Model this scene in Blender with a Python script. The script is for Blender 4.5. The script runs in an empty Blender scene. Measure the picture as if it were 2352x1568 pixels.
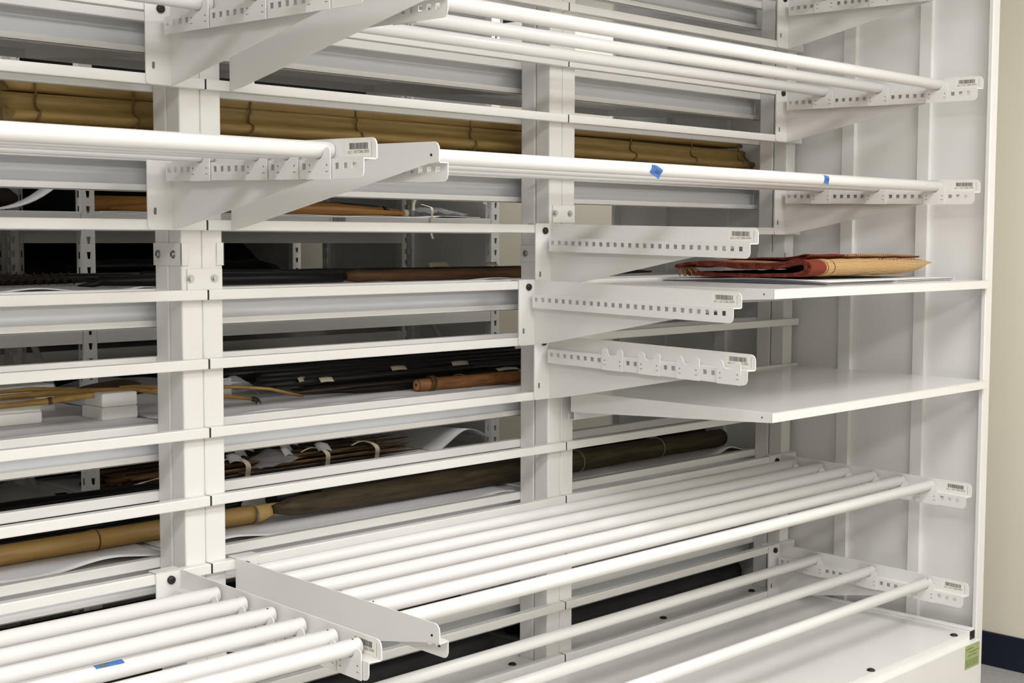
import bpy, bmesh, math, random
from mathutils import Vector, Matrix
random.seed(7)
C = bpy.context.scene.collection
PI = math.pi

# ------------------------------------------------------------------ camera, world, light, exposure
FLOOR = 2.195                      # measured datum: everything below is written relative to the top rail, then lifted
def A(z): return z + FLOOR
cam_d = bpy.data.cameras.new('camera'); cam = bpy.data.objects.new('camera', cam_d); C.objects.link(cam)
bpy.context.scene.camera = cam
cam_d.sensor_width = 36.0; cam_d.lens = 3155.68 / 2352 * 36.0
yaw, pit, rol = math.radians(45.1365), math.radians(-4.2721), math.radians(0.1755)
fw = Vector((math.sin(yaw)*math.cos(pit), math.cos(yaw)*math.cos(pit), math.sin(pit)))
rt = Vector((math.cos(yaw), -math.sin(yaw), 0)); up = rt.cross(fw)
r2 = rt*math.cos(rol) + up*math.sin(rol); u2 = -rt*math.sin(rol) + up*math.cos(rol)
cam.matrix_world = Matrix(((r2.x, u2.x, -fw.x, -1.7489), (r2.y, u2.y, -fw.y, -2.7267), (r2.z, u2.z, -fw.z, A(-0.6811)), (0, 0, 0, 1)))
cam_d.clip_start = 0.05

world = bpy.data.worlds.new('world'); bpy.context.scene.world = world; world.use_nodes = True
world.node_tree.nodes['Background'].inputs[0].default_value = (1, .96, .9, 1)
world.node_tree.nodes['Background'].inputs[1].default_value = 0.0

LIGHTS = [  # x, y, z, size x, size y, watts : front aisle troffers, a fill row added behind the viewer, then rear aisle lamps
    (-2.6, -2.1, 2.965, 1.2, .6, 44), (-0.2, -2.1, 2.965, 1.2, .6, 20), (1.7, -2.1, 2.965, .6, 1.2, 26),
    (-2.4, -4.0, 2.965, 1.2, .6, 60), (0.0, -4.0, 2.965, 1.2, .6, 46), (2.0, -4.0, 2.965, 1.2, .6, 36),  # unseen fill row, added to soften the contrast on the rack
    (2.5, 1.17, 2.965, .6, .3, 17), (-.3, 1.17, 2.965, .6, .3, 8), (2.55, 3.0, 2.965, .5, .25, 5)]  # second and third are added, to brighten the rear left and the wall
def light(x, y, z, sx, sy, w):
    d = bpy.data.lights.new('ceiling_lamp', 'AREA'); d.shape = 'RECTANGLE'; d.size = sx; d.size_y = sy; d.energy = w
    d.color = (.98, .98, 1.0)
    o = bpy.data.objects.new('ceiling_lamp', d); o.location = (x, y, z); C.objects.link(o)
for l in LIGHTS: light(*l)
vs = bpy.context.scene.view_settings
vs.view_transform = 'Standard'; vs.look = 'None'; vs.exposure = -0.13; vs.gamma = 1.0; vs.use_curve_mapping = False
bpy.context.scene.cycles.max_bounces = 10; bpy.context.scene.cycles.diffuse_bounces = 6
bpy.context.scene.cycles.use_denoising = True

# ------------------------------------------------------------------ materials
def mat(name, col, rough=.5, spec=.5, metal=0, noise=None, bump=None, scale=30, stretch=(1, 1, 1), trans=0, alpha=None):
    m = bpy.data.materials.new(name); m.use_nodes = True
    nt = m.node_tree; b = nt.nodes['Principled BSDF']
    b.inputs['Base Color'].default_value = (*col, 1); b.inputs['Roughness'].default_value = rough
    b.inputs['Specular IOR Level'].default_value = spec; b.inputs['Metallic'].default_value = metal
    if trans: b.inputs['Transmission Weight'].default_value = trans
    if alpha is not None: b.inputs['Alpha'].default_value = alpha
    if noise or bump:
        tc = nt.nodes.new('ShaderNodeTexCoord'); mp = nt.nodes.new('ShaderNodeMapping'); mp.inputs['Scale'].default_value = stretch
        nz = nt.nodes.new('ShaderNodeTexNoise'); nz.inputs['Scale'].default_value = scale; nz.inputs['Detail'].default_value = 6
        nt.links.new(tc.outputs['Object'], mp.inputs[0]); nt.links.new(mp.outputs[0], nz.inputs['Vector'])
        if noise:
            cr = nt.nodes.new('ShaderNodeValToRGB'); cr.color_ramp.elements[0].position = .32; cr.color_ramp.elements[1].position = .68
            cr.color_ramp.elements[0].color = (*noise, 1); cr.color_ramp.elements[1].color = (*col, 1)
            nt.links.new(nz.outputs['Fac'], cr.inputs[0]); nt.links.new(cr.outputs[0], b.inputs['Base Color'])
        if bump:
            bp = nt.nodes.new('ShaderNodeBump'); bp.inputs['Strength'].default_value = bump; bp.inputs['Distance'].default_value = .002
            nt.links.new(nz.outputs['Fac'], bp.inputs['Height']); nt.links.new(bp.outputs[0], b.inputs['Normal'])
    return m
M = {}
M['white'] = mat('white_powder_coat', (.80, .79, .775), .36, .45, noise=(.78, .77, .755), scale=4)
M['gloss'] = mat('white_gloss_enamel', (.81, .80, .79), .27, .42)
M['panel'] = mat('white_panel_enamel', (.81, .805, .795), .38, .4)
M['grey_white'] = mat('grey_white_enamel', (.70, .69, .67), .4, .4)
M['black'] = mat('black_plastic', (.008, .008, .009), .35)
M['hole'] = mat('dark_hole', (.02, .018, .016), .9, .1)
M['slot'] = mat('grey_slot', (.20, .19, .18), .8, .2)
M['web'] = mat('blue_grey_shelf_web', (.66, .67, .695), .42, .4)  # bluish grey, darker than the rest of the shelf
M['deck'] = mat('shelf_gloss_enamel', (.78, .77, .755), .16, .5)
M['steel'] = mat('zinc_steel', (.55, .56, .57), .32, .5, 1)
M['label'] = mat('label_stock', (.82, .80, .75), .45, .4)
M['ink'] = mat('print_ink', (.09, .08, .085), .7, .2)
M['wall'] = mat('cream_wall_paint', (.74, .705, .60), .75, .25, noise=(.725, .69, .585), scale=3)
M['ceil'] = mat('ceiling_white', (.75, .74, .71), .9, .1)
M['navy'] = mat('navy_baseboard', (.006, .010, .026), .45, .4, noise=(.005, .008, .02), scale=40)
M['floor'] = mat('grey_floor', (.34, .33, .325), .6, .3, noise=(.29, .28, .28), scale=60)
M['foam'] = mat('white_foam_sheet', (.80, .79, .80), .65, .3, noise=(.75, .74, .755), scale=(5), stretch=(.5, 30, 1))
M['block'] = mat('white_foam_block', (.86, .85, .84), .8, .2, bump=.2, scale=300)
M['paper'] = mat('white_paper', (.82, .81, .81), .7, .2)
M['newsprint'] = mat('grey_newsprint_edge', (.27, .28, .32), .8, .1)
M['blue'] = mat('blue_tape', (.055, .14, .52), .55, .3, noise=(.07, .20, .44), scale=90)
M['green'] = mat('green_sticker', (.40, .46, .22), .6, .3, noise=(.33, .39, .17), scale=80)
M['olive'] = mat('green_sticker_print', (.16, .17, .05), .7, .2)
M['bark'] = mat('split_bamboo', (.30, .195, .062), .5, .35, noise=(.21, .135, .042), bump=.3, scale=7, stretch=(1, 14, 14))
M['bark2'] = mat('split_bamboo_ridge', (.36, .245, .082), .45, .4, noise=(.26, .17, .054), bump=.3, scale=9, stretch=(1, 14, 14))
M['cane'] = mat('rattan_tie', (.17, .10, .04), .6, .3)
M['bamboo'] = mat('yellow_bamboo', (.36, .225, .070), .4, .4, noise=(.29, .17, .048), bump=.2, scale=8, stretch=(1, 12, 12))
M['cut'] = mat('cut_bamboo', (.47, .31, .12), .6, .2)
M['brown'] = mat('dark_brown_wood', (.085, .064, .032), .55, .3, noise=(.036, .026, .013), bump=.3, scale=9, stretch=(1, 10, 10))
M['umber'] = mat('umber_wood', (.034, .019, .010), .5, .35, noise=(.018, .010, .006), bump=.3, scale=12, stretch=(1, 10, 10))
M['ebony'] = mat('blackened_wood', (.008, .0062, .005), .4, .4, noise=(.005, .004, .0035), scale=12, stretch=(1, 10, 10))
M['club'] = mat('mid_brown_wood', (.125, .062, .026), .5, .3, noise=(.07, .033, .013), bump=.3, scale=14, stretch=(1, 6, 6))
M['reddish'] = mat('reddish_wood', (.27, .115, .036), .5, .35, noise=(.15, .055, .016), bump=.3, scale=16, stretch=(1, 8, 8))
M['endgrain'] = mat('pale_end_grain', (.40, .21, .10), .8, .1)
M['orange'] = mat('orange_barkcloth', (.40, .19, .045), .6, .3, noise=(.33, .145, .03), scale=10, stretch=(1, 5, 5))
M['reed'] = mat('reed_shaft', (.20, .105, .035), .5, .3, noise=(.06, .03, .012), scale=16, stretch=(1, 4, 4))
M['tan'] = mat('tan_cane', (.40, .25, .075), .5, .3, noise=(.28, .16, .045), scale=14, stretch=(1, 5, 5))
M['tag'] = mat('cream_tag', (.52, .47, .36), .8, .1)
M['ribbon'] = mat('cotton_tape', (.75, .68, .52), .85, .1)
M['string'] = mat('grey_string', (.32, .30, .27), .9, .1)
M['poly'] = mat('clear_polythene', (.9, .9, .92), .12, .5, alpha=.15)
M['leaf'] = mat('dry_brown_leaf', (.055, .032, .016), .6, .3, noise=(.035, .018, .010), scale=20)
M['goods_and_fill'] = mat('black_goods_and_fill', (.006, .006, .007), .6, .2)  # also colours the bundles added to blacken the far shelves
M['drab'] = mat('drab_cloth', (.05, .05, .052), .9, .1, noise=(.035, .035, .037), scale=6)
M['red'] = mat('red_wool', (.165, .036, .022), .9, .15, noise=(.085, .018, .012), bump=.6, scale=90)
M['darkred'] = mat('dark_wool_edge', (.030, .008, .006), .95, .1)
def emission(name, col, s):
    m = bpy.data.materials.new(name); m.use_nodes = True; nt = m.node_tree; b = nt.nodes['Principled BSDF']
    b.inputs['Emission Color'].default_value = (*col, 1); b.inputs['Emission Strength'].default_value = s
    return m
M['diffuser'] = emission('lamp_diffuser', (1, .95, .88), 3)
def textile():
    m = bpy.data.materials.new('woven_textile'); m.use_nodes = True; nt = m.node_tree; b = nt.nodes['Principled BSDF']; L = nt.links.new
    b.inputs['Roughness'].default_value = .9; b.inputs['Specular IOR Level'].default_value = .15
    uv = nt.nodes.new('ShaderNodeUVMap'); sp = nt.nodes.new('ShaderNodeSeparateXYZ'); L(uv.outputs[0], sp.inputs[0])
    def math_(op, a, bb=None, cc=None):
        n = nt.nodes.new('ShaderNodeMath'); n.operation = op
        for i, v in enumerate((a, bb, cc)):
            if v is None: continue
            if isinstance(v, (int, float)): n.inputs[i].default_value = v
            else: L(v, n.inputs[i])
        return n.outputs[0]
    U, V = sp.outputs[0], sp.outputs[1]                 # u = metres along the cloth, v = metres round the fold
    st = math_('GREATER_THAN', math_('SINE', math_('MULTIPLY', V, 2*PI/.0062)), .15)          # fine weft stripes
    dt = math_('GREATER_THAN', math_('SINE', math_('MULTIPLY', U, 2*PI/.0078)), -.35)          # broken into dashes
    top = math_('GREATER_THAN', V, .118)                                                        # upper face: chequered
    dash = math_('MULTIPLY', math_('SUBTRACT', 1, st), math_('ADD', math_('MULTIPLY', top, dt), math_('SUBTRACT', 1, top)))
    zig = math_('ABSOLUTE', math_('SUBTRACT', math_('MULTIPLY', math_('FRACT', math_('MULTIPLY', U, 1/.022)), 2), 1))
    band = math_('LESS_THAN', math_('ABSOLUTE', math_('SUBTRACT', math_('SUBTRACT', V, .088), math_('MULTIPLY', zig, .008))), .0022)
    band2 = math_('LESS_THAN', math_('ABSOLUTE', math_('SUBTRACT', math_('SUBTRACT', .103, V), math_('MULTIPLY', zig, .008))), .0022)
    chain = math_('MULTIPLY', math_('MAXIMUM', band, band2), math_('GREATER_THAN', U, 2.06))
    bars = math_('LESS_THAN', math_('ABSOLUTE', math_('SUBTRACT', math_('ABSOLUTE', math_('SUBTRACT', U, 1.765)), .018)), .0026)
    yel = math_('MULTIPLY', math_('MULTIPLY', dash, math_('SUBTRACT', 1, chain)), math_('SUBTRACT', 1, bars))
    pat = math_('MULTIPLY', yel, math_('GREATER_THAN', U, 1.738))
    nz = nt.nodes.new('ShaderNodeTexNoise'); nz.inputs['Scale'].default_value = 60
    cr = nt.nodes.new('ShaderNodeValToRGB'); cr.color_ramp.elements[0].color = (.13, .022, .012, 1); cr.color_ramp.elements[1].color = (.23, .055, .03, 1)
    L(nz.outputs['Fac'], cr.inputs[0])
    mx = nt.nodes.new('ShaderNodeMix'); mx.data_type = 'RGBA'; L(pat, mx.inputs[0]); L(cr.outputs[0], mx.inputs[6]); mx.inputs[7].default_value = (.70, .55, .26, 1)
    L(mx.outputs[2], b.inputs['Base Color'])
    return m
M['textile'] = textile()

# ------------------------------------------------------------------ mesh helpers
class MB:
    def __init__(s): s.bm = bmesh.new(); s.mats = []
    def mi(s, m):
        if m is None: return 0
        if m not in s.mats: s.mats.append(m)
        return s.mats.index(m)
    def box(s, x0, x1, y0, y1, z0, z1, bev=0, m=None, seg=1):
        g = bmesh.ops.create_cube(s.bm, size=1)
        vs_ = g['verts']
        for v in vs_: v.co = Vector(((x0+x1)/2 + v.co.x*(x1-x0), (y0+y1)/2 + v.co.y*(y1-y0), (z0+z1)/2 + v.co.z*(z1-z0)))
        fs = {f for v in vs_ for f in v.link_faces}
        if bev:
            r = bmesh.ops.bevel(s.bm, geom=list({e for v in vs_ for e in v.link_edges}), offset=bev, segments=seg, profile=.5, affect='EDGES')
            fs = set(r['faces']) | {f for f in fs if f.is_valid}
            fs |= {f for v in r['verts'] for f in v.link_faces}
        if m is not None or s.mats:
            i = s.mi(m)
            for f in fs: f.material_index = i
        return s
    def face(s, pts, m=None, smooth=False):
        f = s.bm.faces.new([s.bm.verts.new(p) for p in pts]); f.material_index = s.mi(m); f.smooth = smooth; return f
    def prism(s, poly, ax, a0, a1, m=None, smooth=False):
        """extrude a closed 2-D polygon along axis ax; poly holds the two other coordinates in x<y<z order"""
        def P(p, a): return {'x': (a, p[0], p[1]), 'y': (p[0], a, p[1]), 'z': (p[0], p[1], a)}[ax]
        v0 = [s.bm.verts.new(P(p, a0)) for p in poly]; v1 = [s.bm.verts.new(P(p, a1)) for p in poly]
        i = s.mi(m); n = len(poly); fs = []
        fs.append(s.bm.faces.new(v0[::-1])); fs.append(s.bm.faces.new(v1))
        for k in range(n):
            f = s.bm.faces.new((v0[k], v0[(k+1) % n], v1[(k+1) % n], v1[k])); f.smooth = smooth; fs.append(f)
        for f in fs: f.material_index = i
        return s
    def tube(s, path, rad, n=12, m=None, caps=True, sq=(1, 1)):
        path = [Vector(p) for p in path]; k = len(path)
        if not hasattr(rad, '__len__'): rad = [rad]*k
        rings = []; ref = None
        for i, p in enumerate(path):
            t = (path[min(i+1, k-1)] - path[max(i-1, 0)]).normalized()
            if ref is None: ref = Vector((0, 0, 1)) if abs(t.z) < .9 else Vector((1, 0, 0))
            a = t.cross(ref).normalized(); b = a.cross(t).normalized(); ref = b
            rings.append([s.bm.verts.new(p + a*math.cos(q)*rad[i]*sq[0] + b*math.sin(q)*rad[i]*sq[1]) for q in (2*PI*j/n for j in range(n))])
        i_ = s.mi(m)
        for i in range(k-1):
            for j in range(n):
                f = s.bm.faces.new((rings[i][j], rings[i][(j+1) % n], rings[i+1][(j+1) % n], rings[i+1][j])); f.smooth = True; f.material_index = i_
        if caps:
            f = s.bm.faces.new(rings[0][::-1]); f.material_index = i_; f = s.bm.faces.new(rings[-1]); f.material_index = i_
        return s
    def grid(s, fn, nu, nv, thick=None, m=None, uv=None):
        """fn(u,v)->point for u,v in 0..1 ; thick -> closed slab"""
        i_ = s.mi(m); top = [[s.bm.verts.new(fn(a/nu, b/nv)) for b in range(nv+1)] for a in range(nu+1)]
        def q(g, fl):
            for a in range(nu):
                for b in range(nv):
                    vv = (g[a][b], g[a+1][b], g[a+1][b+1], g[a][b+1]); f = s.bm.faces.new(vv[::-1] if fl else vv); f.smooth = True; f.material_index = i_
        q(top, False)
        if thick:
            bot = [[s.bm.verts.new(v.co - Vector((0, 0, thick))) for v in row] for row in top]; q(bot, True)
            ring = [(a, 0) for a in range(nu)] + [(nu, b) for b in range(nv)] + [(a, nv) for a in range(nu, 0, -1)] + [(0, b) for b in range(nv, 0, -1)]
            for k in range(len(ring)):
                (a, b), (c, d) = ring[k], ring[(k+1) % len(ring)]
                f = s.bm.faces.new((top[c][d], top[a][b], bot[a][b], bot[c][d])); f.material_index = i_
        return s
    def shear(s, k):
        for v in s.bm.verts: v.co.z += k*v.co.y
        return s
    def mirror(s):
        for v in s.bm.verts: v.co.x = -v.co.x
        bmesh.ops.reverse_faces(s.bm, faces=s.bm.faces[:]); return s
    def mesh(s, name, m=None):
        bmesh.ops.recalc_face_normals(s.bm, faces=s.bm.faces[:])
        me = bpy.data.meshes.new(name); s.bm.to_mesh(me); s.bm.free()
        for k in (s.mats or [m]): me.materials.append(M[k] if isinstance(k, str) else k)
        return me
def link(name, me, parent=None, loc=(0, 0, 0)):
    o = bpy.data.objects.new(name, me); C.objects.link(o); o.location = loc
    if parent is not None: o.parent = parent
    return o
def part(name, mb, m, root, label=None):
    """mesh written in world coordinates, child of root (an unrotated object)"""
    base = Vector(root.location); p = root.parent
    while p is not None: base += p.location; p = p.parent
    o = link(name, mb.mesh(name, m), root, -base)
    if label: o['label'] = label
    return o
def sub(name, mb, m, par): return link(name, mb.mesh(name, m), par)      # child of an object whose mesh is already in the same coordinates
def tag(o, label, cat, group=None, kind=None):
    o['label'] = label; o['category'] = cat
    if group: o['group'] = group
    if kind: o['kind'] = kind
    return o
def thing(name, label, cat, loc, group=None):
    o = bpy.data.objects.new(name, None); C.objects.link(o); o.location = loc; o.empty_display_size = .05
    return tag(o, label, cat, group)
def solo(name, mb, m, label, cat, loc, group=None):
    for v in mb.bm.verts: v.co -= Vector(loc)
    o = link(name, mb.mesh(name, m), None, loc); return tag(o, label, cat, group)
def struct(name, mb, m):
    o = link(name, mb.mesh(name, m)); o['kind'] = 'structure'; return o
TXT = {}
def text_mesh(body, size):
    """lettering as a flat mesh in x,y"""
    if (body, size) in TXT: return TXT[(body, size)]
    cu = bpy.data.curves.new('lettering', 'FONT'); cu.body = body; cu.size = size; cu.align_x = 'CENTER'; cu.align_y = 'CENTER'; cu.resolution_u = 2
    o = bpy.data.objects.new('lettering', cu); C.objects.link(o)
    bpy.context.view_layer.update()
    me = bpy.data.meshes.new_from_object(o.evaluated_get(bpy.context.evaluated_depsgraph_get()))
    bpy.data.objects.remove(o); bpy.data.curves.remove(cu)
    me.materials.clear(); me.materials.append(M['ink']); TXT[(body, size)] = me
    return me
def put_text(par, body, size, origin, ex, ey, m='ink'):
    me = text_mesh(body, size).copy(); ex, ey, o = Vector(ex), Vector(ey), Vector(origin)
    for v in me.vertices: v.co = o + ex*v.co.x + ey*v.co.y
    me.materials.clear(); me.materials.append(M[m])
    return link('lettering', me, par)

# ------------------------------------------------------------------ room
H = 3.0
struct('floor', MB().box(-5, 2.87, -5, 7.2, -.06, 0), 'floor')
struct('ceiling', MB().box(-5, 2.87, -5, 7.2, H, H+.06), 'ceil')
struct('wall_right', MB().box(2.87, 2.95, -5, 7.2, -.06, H+.06), 'wall')
struct('wall_left', MB().box(-5.08, -5, -5, 7.2, -.06, H+.06), 'wall')
struct('wall_front', MB().box(-5.08, 2.95, -5.08, -5, -.06, H+.06), 'wall')
struct('wall_back', MB().box(-5.08, 2.95, 7.2, 7.28, -.06, H+.06), 'wall')
struct('baseboard_right', MB().box(2.862, 2.87, -5, 7.2, 0, .122, .002), 'navy')
struct('baseboard_front', MB().box(-5, 2.862, -5, -4.992, 0, .122, .002), 'navy')
for i, (x, y, z, sx, sy, w) in enumerate(LIGHTS):
    t = thing('ceiling_light', 'recessed white ceiling light panel, ' + ['over the left end of the front aisle', 'over the middle of the front aisle', 'over the right end of the front aisle',
              'added as fill behind the viewer on the left', 'added as fill behind the viewer in the middle', 'added as fill behind the viewer on the right', 'between rack and slotted shelving, near the right wall',
              'added between rack and slotted shelving to brighten the left', 'added beyond the slotted shelving to brighten the right wall'][i], 'ceiling light', (x, y, H-.03), 'ceiling light panels')
    f = MB(); a, b = sx/2+.03, sy/2+.03
    for q in ((x-a, x+a, y-b, y-b+.03), (x-a, x+a, y+b-.03, y+b), (x-a, x-a+.03, y-b+.03, y+b-.03), (x+a-.03, x+a, y-b+.03, y+b-.03)): f.box(*q, H-.03, H)
    part('frame', f, 'white', t); part('diffuser', MB().box(x-sx/2, x+sx/2, y-sy/2, y+sy/2, H-.012, H-.004), 'diffuser', t)

# ------------------------------------------------------------------ double sided rack: ladder frames
P = .16                                        # rail pitch
L = 1.2222                                     # bay width
def R(n): return A(-P*n)                       # top of rail n
RH = .024
PT = .0548
TOP = 2.70
bays = [(-2*L, -L, 'far left'), (-L, 0, 'left'), (0, L, 'middle'), (L, 2.4434, 'right-hand')]
def bolt(mb, x, y, z, d):
    ax = Vector(d)
    mb.tube([Vector((x, y, z)), Vector((x, y, z)) + ax*.0025], .0095, 12); mb.tube([Vector((x, y, z)) + ax*.0025, Vector((x, y, z)) + ax*.007], .0062, 6)
for bi, (x0, x1, nm) in enumerate(bays):
    for side in ('front', 'rear'):
        if side == 'rear' and bi == 0: continue
        yp0, yp1, yr0, yr1 = (.025, .0795, 0, .0248) if side == 'front' else (.0835, .1405, .1407, .1655)
        t = thing('rack_bay', 'white steel ladder frame with square rails, %s %s' % (nm, 'bay facing the viewer' if side == 'front' else 'bay on the rear side of the rack'), 'rack frame', ((x0+x1)/2, yp0, 0), 'bolted rack frames')
        xr = x1 if bi < 3 else 2.4385
        for (a, b) in ((x0+.0004, x0+PT), (xr-PT, xr-.0004)):
            mb = MB().box(a, b, yp0, yp1, 0, TOP, .004, seg=2); part('post', mb, 'white', t)
        for n in range(-3, 13):
            rl = part('rail', MB().box(x0+.0018, x1-.0018, yr0, yr1, R(n)-RH, R(n), .0025, seg=2), 'white', t)
            if bi < 3 and side == 'front':
                sub('end_cap', MB().box(x1-.0017, x1+.0015, yr0+.0006, yr1-.0006, R(n)-RH+.0006, R(n)-.0006), 'black', rl)
        if side == 'front':
            # pressed plates that tie posts together: on the side faces and across the front seam
            zs = {0: (-.50, -.55), 1: (-.693, -.745), 2: (-.700, -.748), 3: (-.727, -.777)}[bi]
            for s_, xs in ((-1, xr-PT), (1, x0+PT)):
                if s_ == 1 and bi == 0: continue
                z1, z0 = (A(zs[0]), A(zs[1])) if s_ == -1 else (A(-.692), A(-.745))
                mb = MB(); xa, xb = (xs-.0032, xs-.0002) if s_ < 0 else (xs+.0002, xs+.0032)
                mb.box(xa, xb, .0218, .142, z0, z1, .0008)
                if s_ < 0: mb.box(xa, xs+.017, .0218, .0248, z0, z1, .0008)
                else: mb.box(xs-.017, xb, .0218, .0248, z0, z1, .0008)
                cp = part('connector_plate', mb, 'white', t)
                bm = MB()
                for yb in (.052, .117): bolt(bm, xa if s_ < 0 else xb, yb, (z0+z1)/2, (s_, 0, 0))
                sub('bolt', bm, 'steel', cp)
            if bi in (1, 2):
                z1, z0 = {1: (A(-.752), A(-.801)), 2: (A(-.583), A(-.634))}[bi]
                cp = part('connector_plate', MB().box(x1-.042, x1+.052, .0215, .0245, z0, z1, .0008), 'white', t)
                for xb in (x1-.034, x1+.030):
                    bm = MB(); bolt(bm, xb, .0215, (z0+z1)/2 + .002, (0, -1, 0)); sub('bolt', bm, 'steel', cp)

# ------------------------------------------------------------------ end panel with ribs
XP = 2.466
t = thing('end_panel', 'tall white steel end panel with vertical ribs closing the right end of the rack', 'end panel', (XP, .085, 0))
part('sheet', MB().box(XP, XP+.004, -.70, .87, 0, 2.90), 'panel', t)
part('front_edge', MB().box(2.4275, XP+.006, -.7045, -.688, 0, 2.90, .003), 'white', t)
part('rear_edge', MB().box(2.4275, XP+.006, .858, .8745, 0, 2.90, .003), 'white', t)
for y0, y1 in ((-.2030, -.1576), (-.4830, -.4422), (.328, .375), (.613, .655)):
    part('rib', MB().prism([(XP, y0), (XP-.019, y0), (XP-.019, y1), (XP, y1+.012)], 'z', .20, 2.86), 'panel', t)

# ------------------------------------------------------------------ base trays, kick plate
ZB = A(-1.943)
def dome(mb, x, y, z, r=.0125): mb.tube([(x, y, z), (x, y, z+.0035), (x, y, z+.006)], [r, r*.93, r*.55], 16)
for k, (x0, x1, nm) in enumerate(((-2.44, 0, 'left'), (.003, L, 'middle'), (L+.003, 2.424, 'right-hand'))):
    t = thing('base_tray', 'low white steel base shelf with black levelling caps, %s bays' % nm if k == 0 else 'low white steel base shelf with black levelling caps, %s bay' % nm, 'base shelf', ((x0+x1)/2, -.4, 0), 'base shelves')
    part('deck', MB().box(x0, x1, -.70, -.075, ZB-.004, ZB, .001), 'deck', t)
    part('front_lip', MB().box(x0, x1-(.036 if k == 2 else 0), -.702, -.699, ZB-.034, ZB-.0002), 'panel', t)
    part('back_lip', MB().box(x0, x1, -.078, -.075, ZB-.05, ZB-.004), 'panel', t)
    part('base_frame', MB().box(x0+.02, x1-.02, -.66, -.10, 0, ZB-.06), 'grey_white', t)
    if k == 2: part('side_flange', MB().box(x1-.028, x1, -.699, -.076, ZB-.0002, ZB+.006, .0015), 'panel', t)
    if k == 2: part('end_cap', MB().box(x1-.036, x1-.0005, -.7015, -.697, ZB-.034, ZB-.0005, .0008), 'black', t, 'black plastic end cap')
    for xk in ([-.5, -1.5] if k == 0 else [.25, .75] if k == 1 else [1.290, 1.802, 2.312]):
        mb = MB(); dome(mb, xk, -.686, ZB); part('leveller_cap', mb, 'black', t, 'black domed cap')
t = thing('kick_plate', 'white steel kick plate along the foot of the rack, green sticker at its end', 'kick plate', (0, -.72, 0))
part('plate', MB().box(-2.44, 2.424, -.7225, -.7195, 0, A(-1.970), .001), 'white', t)
part('top_flange', MB().box(-2.44, 2.424, -.7195, -.7025, A(-1.9735), A(-1.9705)), 'white', t)
st = part('sticker', MB().box(2.318, 2.4145, -.7232, -.7226, A(-2.050), A(-1.9735)), 'green', t, 'green printed sticker')
mb = MB()
for j, (a, b) in enumerate(((.0, .05), (.02, .09), (.01, .075))):
    mb.box(2.322+a, 2.322+b, -.7236, -.7233, A(-1.985-.011*j)-.0022, A(-1.985-.011*j))
for j in range(9): mb.box(2.324+.0097*j, 2.327+.0097*j, -.7236, -.7233, A(-2.044), A(-2.020))
sub('sticker_print', mb, 'olive', st)
for k, (x0, x1, nm) in enumerate(bays[1:]):
    t = thing('base_tray', 'white steel base shelf behind the posts of the %s bay' % nm, 'base shelf', ((x0+x1)/2, .45, 0), 'base shelves')
    part('deck', MB().box(x0+PT+.002, x1-PT-.002 if k < 2 else 2.380, .030, .86, ZB-.004, ZB, .001), 'panel', t)
    part('base_frame', MB().box(x0+.08, x1-.08, .17, .80, 0, ZB-.006), 'grey_white', t)
    for xk in {0: [-.62, -.11], 1: [.58, 1.091], 2: [1.806, 2.312]}[k]:
        mb = MB(); dome(mb, xk, .094, ZB); part('leveller_cap', mb, 'black', t, 'black domed cap')

# ------------------------------------------------------------------ cantilever arms
K = .0194                                      # the arms droop a little towards their tips
IY = [-.036 - i*.0260 for i in range(26)]      # square holes along the flange
ARM = {}
def arm_meshes():
    d = {}
    pl = [(-.0040, .002), (-.706, .002), (-.7135, -.0005), (-.7185, -.0065), (-.720, -.014), (-.720, -.0375), (-.690, -.0405), (-.05, -.176), (-.0040, -.183)]
    d['arm_plate'] = lambda: MB().prism(pl, 'x', -.003, 0).prism([(-.003, -.0225), (-.003, -.7195), (-.030, -.715), (-.030, -.0225)], 'z', -.0395, -.0370)
    def flange():
        m = MB(); z1, z0, h1, h0 = -.0395, -.0755, -.0455, -.0575; w = .0062
        m.box(-.030, -.0278, -.715, -.0225, h1, z1)
        m.prism([(-.0225, h0), (-.715, h0), (-.715, z0+.013), (-.7125, z0+.006), (-.7085, z0+.0018), (-.702, z0), (-.0225, z0)], 'x', -.030, -.0278)
        ys = [-.0225] + [y+s for y in IY for s in (w, -w)] + [-.715]
        for a, b in zip(ys[0::2], ys[1::2]): m.box(-.030, -.0278, b, a, h0, h1)
        return m
    d['perforated_flange'] = flange
    def clamp():
        m = MB().prism([(-.0655, .0035), (0, .0035), (0, -.183), (-.058, -.183), (-.0635, -.181), (-.0655, -.175)], 'y', -.0042, -.0006)
        m.box(-.0655, 0, -.0042, .029, .0006, .0036, .0008); m.box(-.0655, 0, .0262, .029, -.016, .0012)
        return m
    d['mounting_plate'] = clamp
    d['slot'] = lambda: MB().prism([(-.047+.0035*math.cos(q), -.142 + (.0045 if math.sin(q) > 0 else -.0045) + .0035*math.sin(q)) for q in (2*PI*j/12+.1 for j in range(12))], 'y', -.0046, -.0043)
    d['knob'] = lambda: MB().tube([(-.028, -.0042, -.0175), (-.028, -.010, -.0175), (-.028, -.0125, -.0175)], [.0098, .0094, .006], 20)
    d['screw'] = lambda: MB().tube([(.0002, -.698, -.024), (.0010, -.698, -.024)], .0028, 8)
    return d
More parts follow.
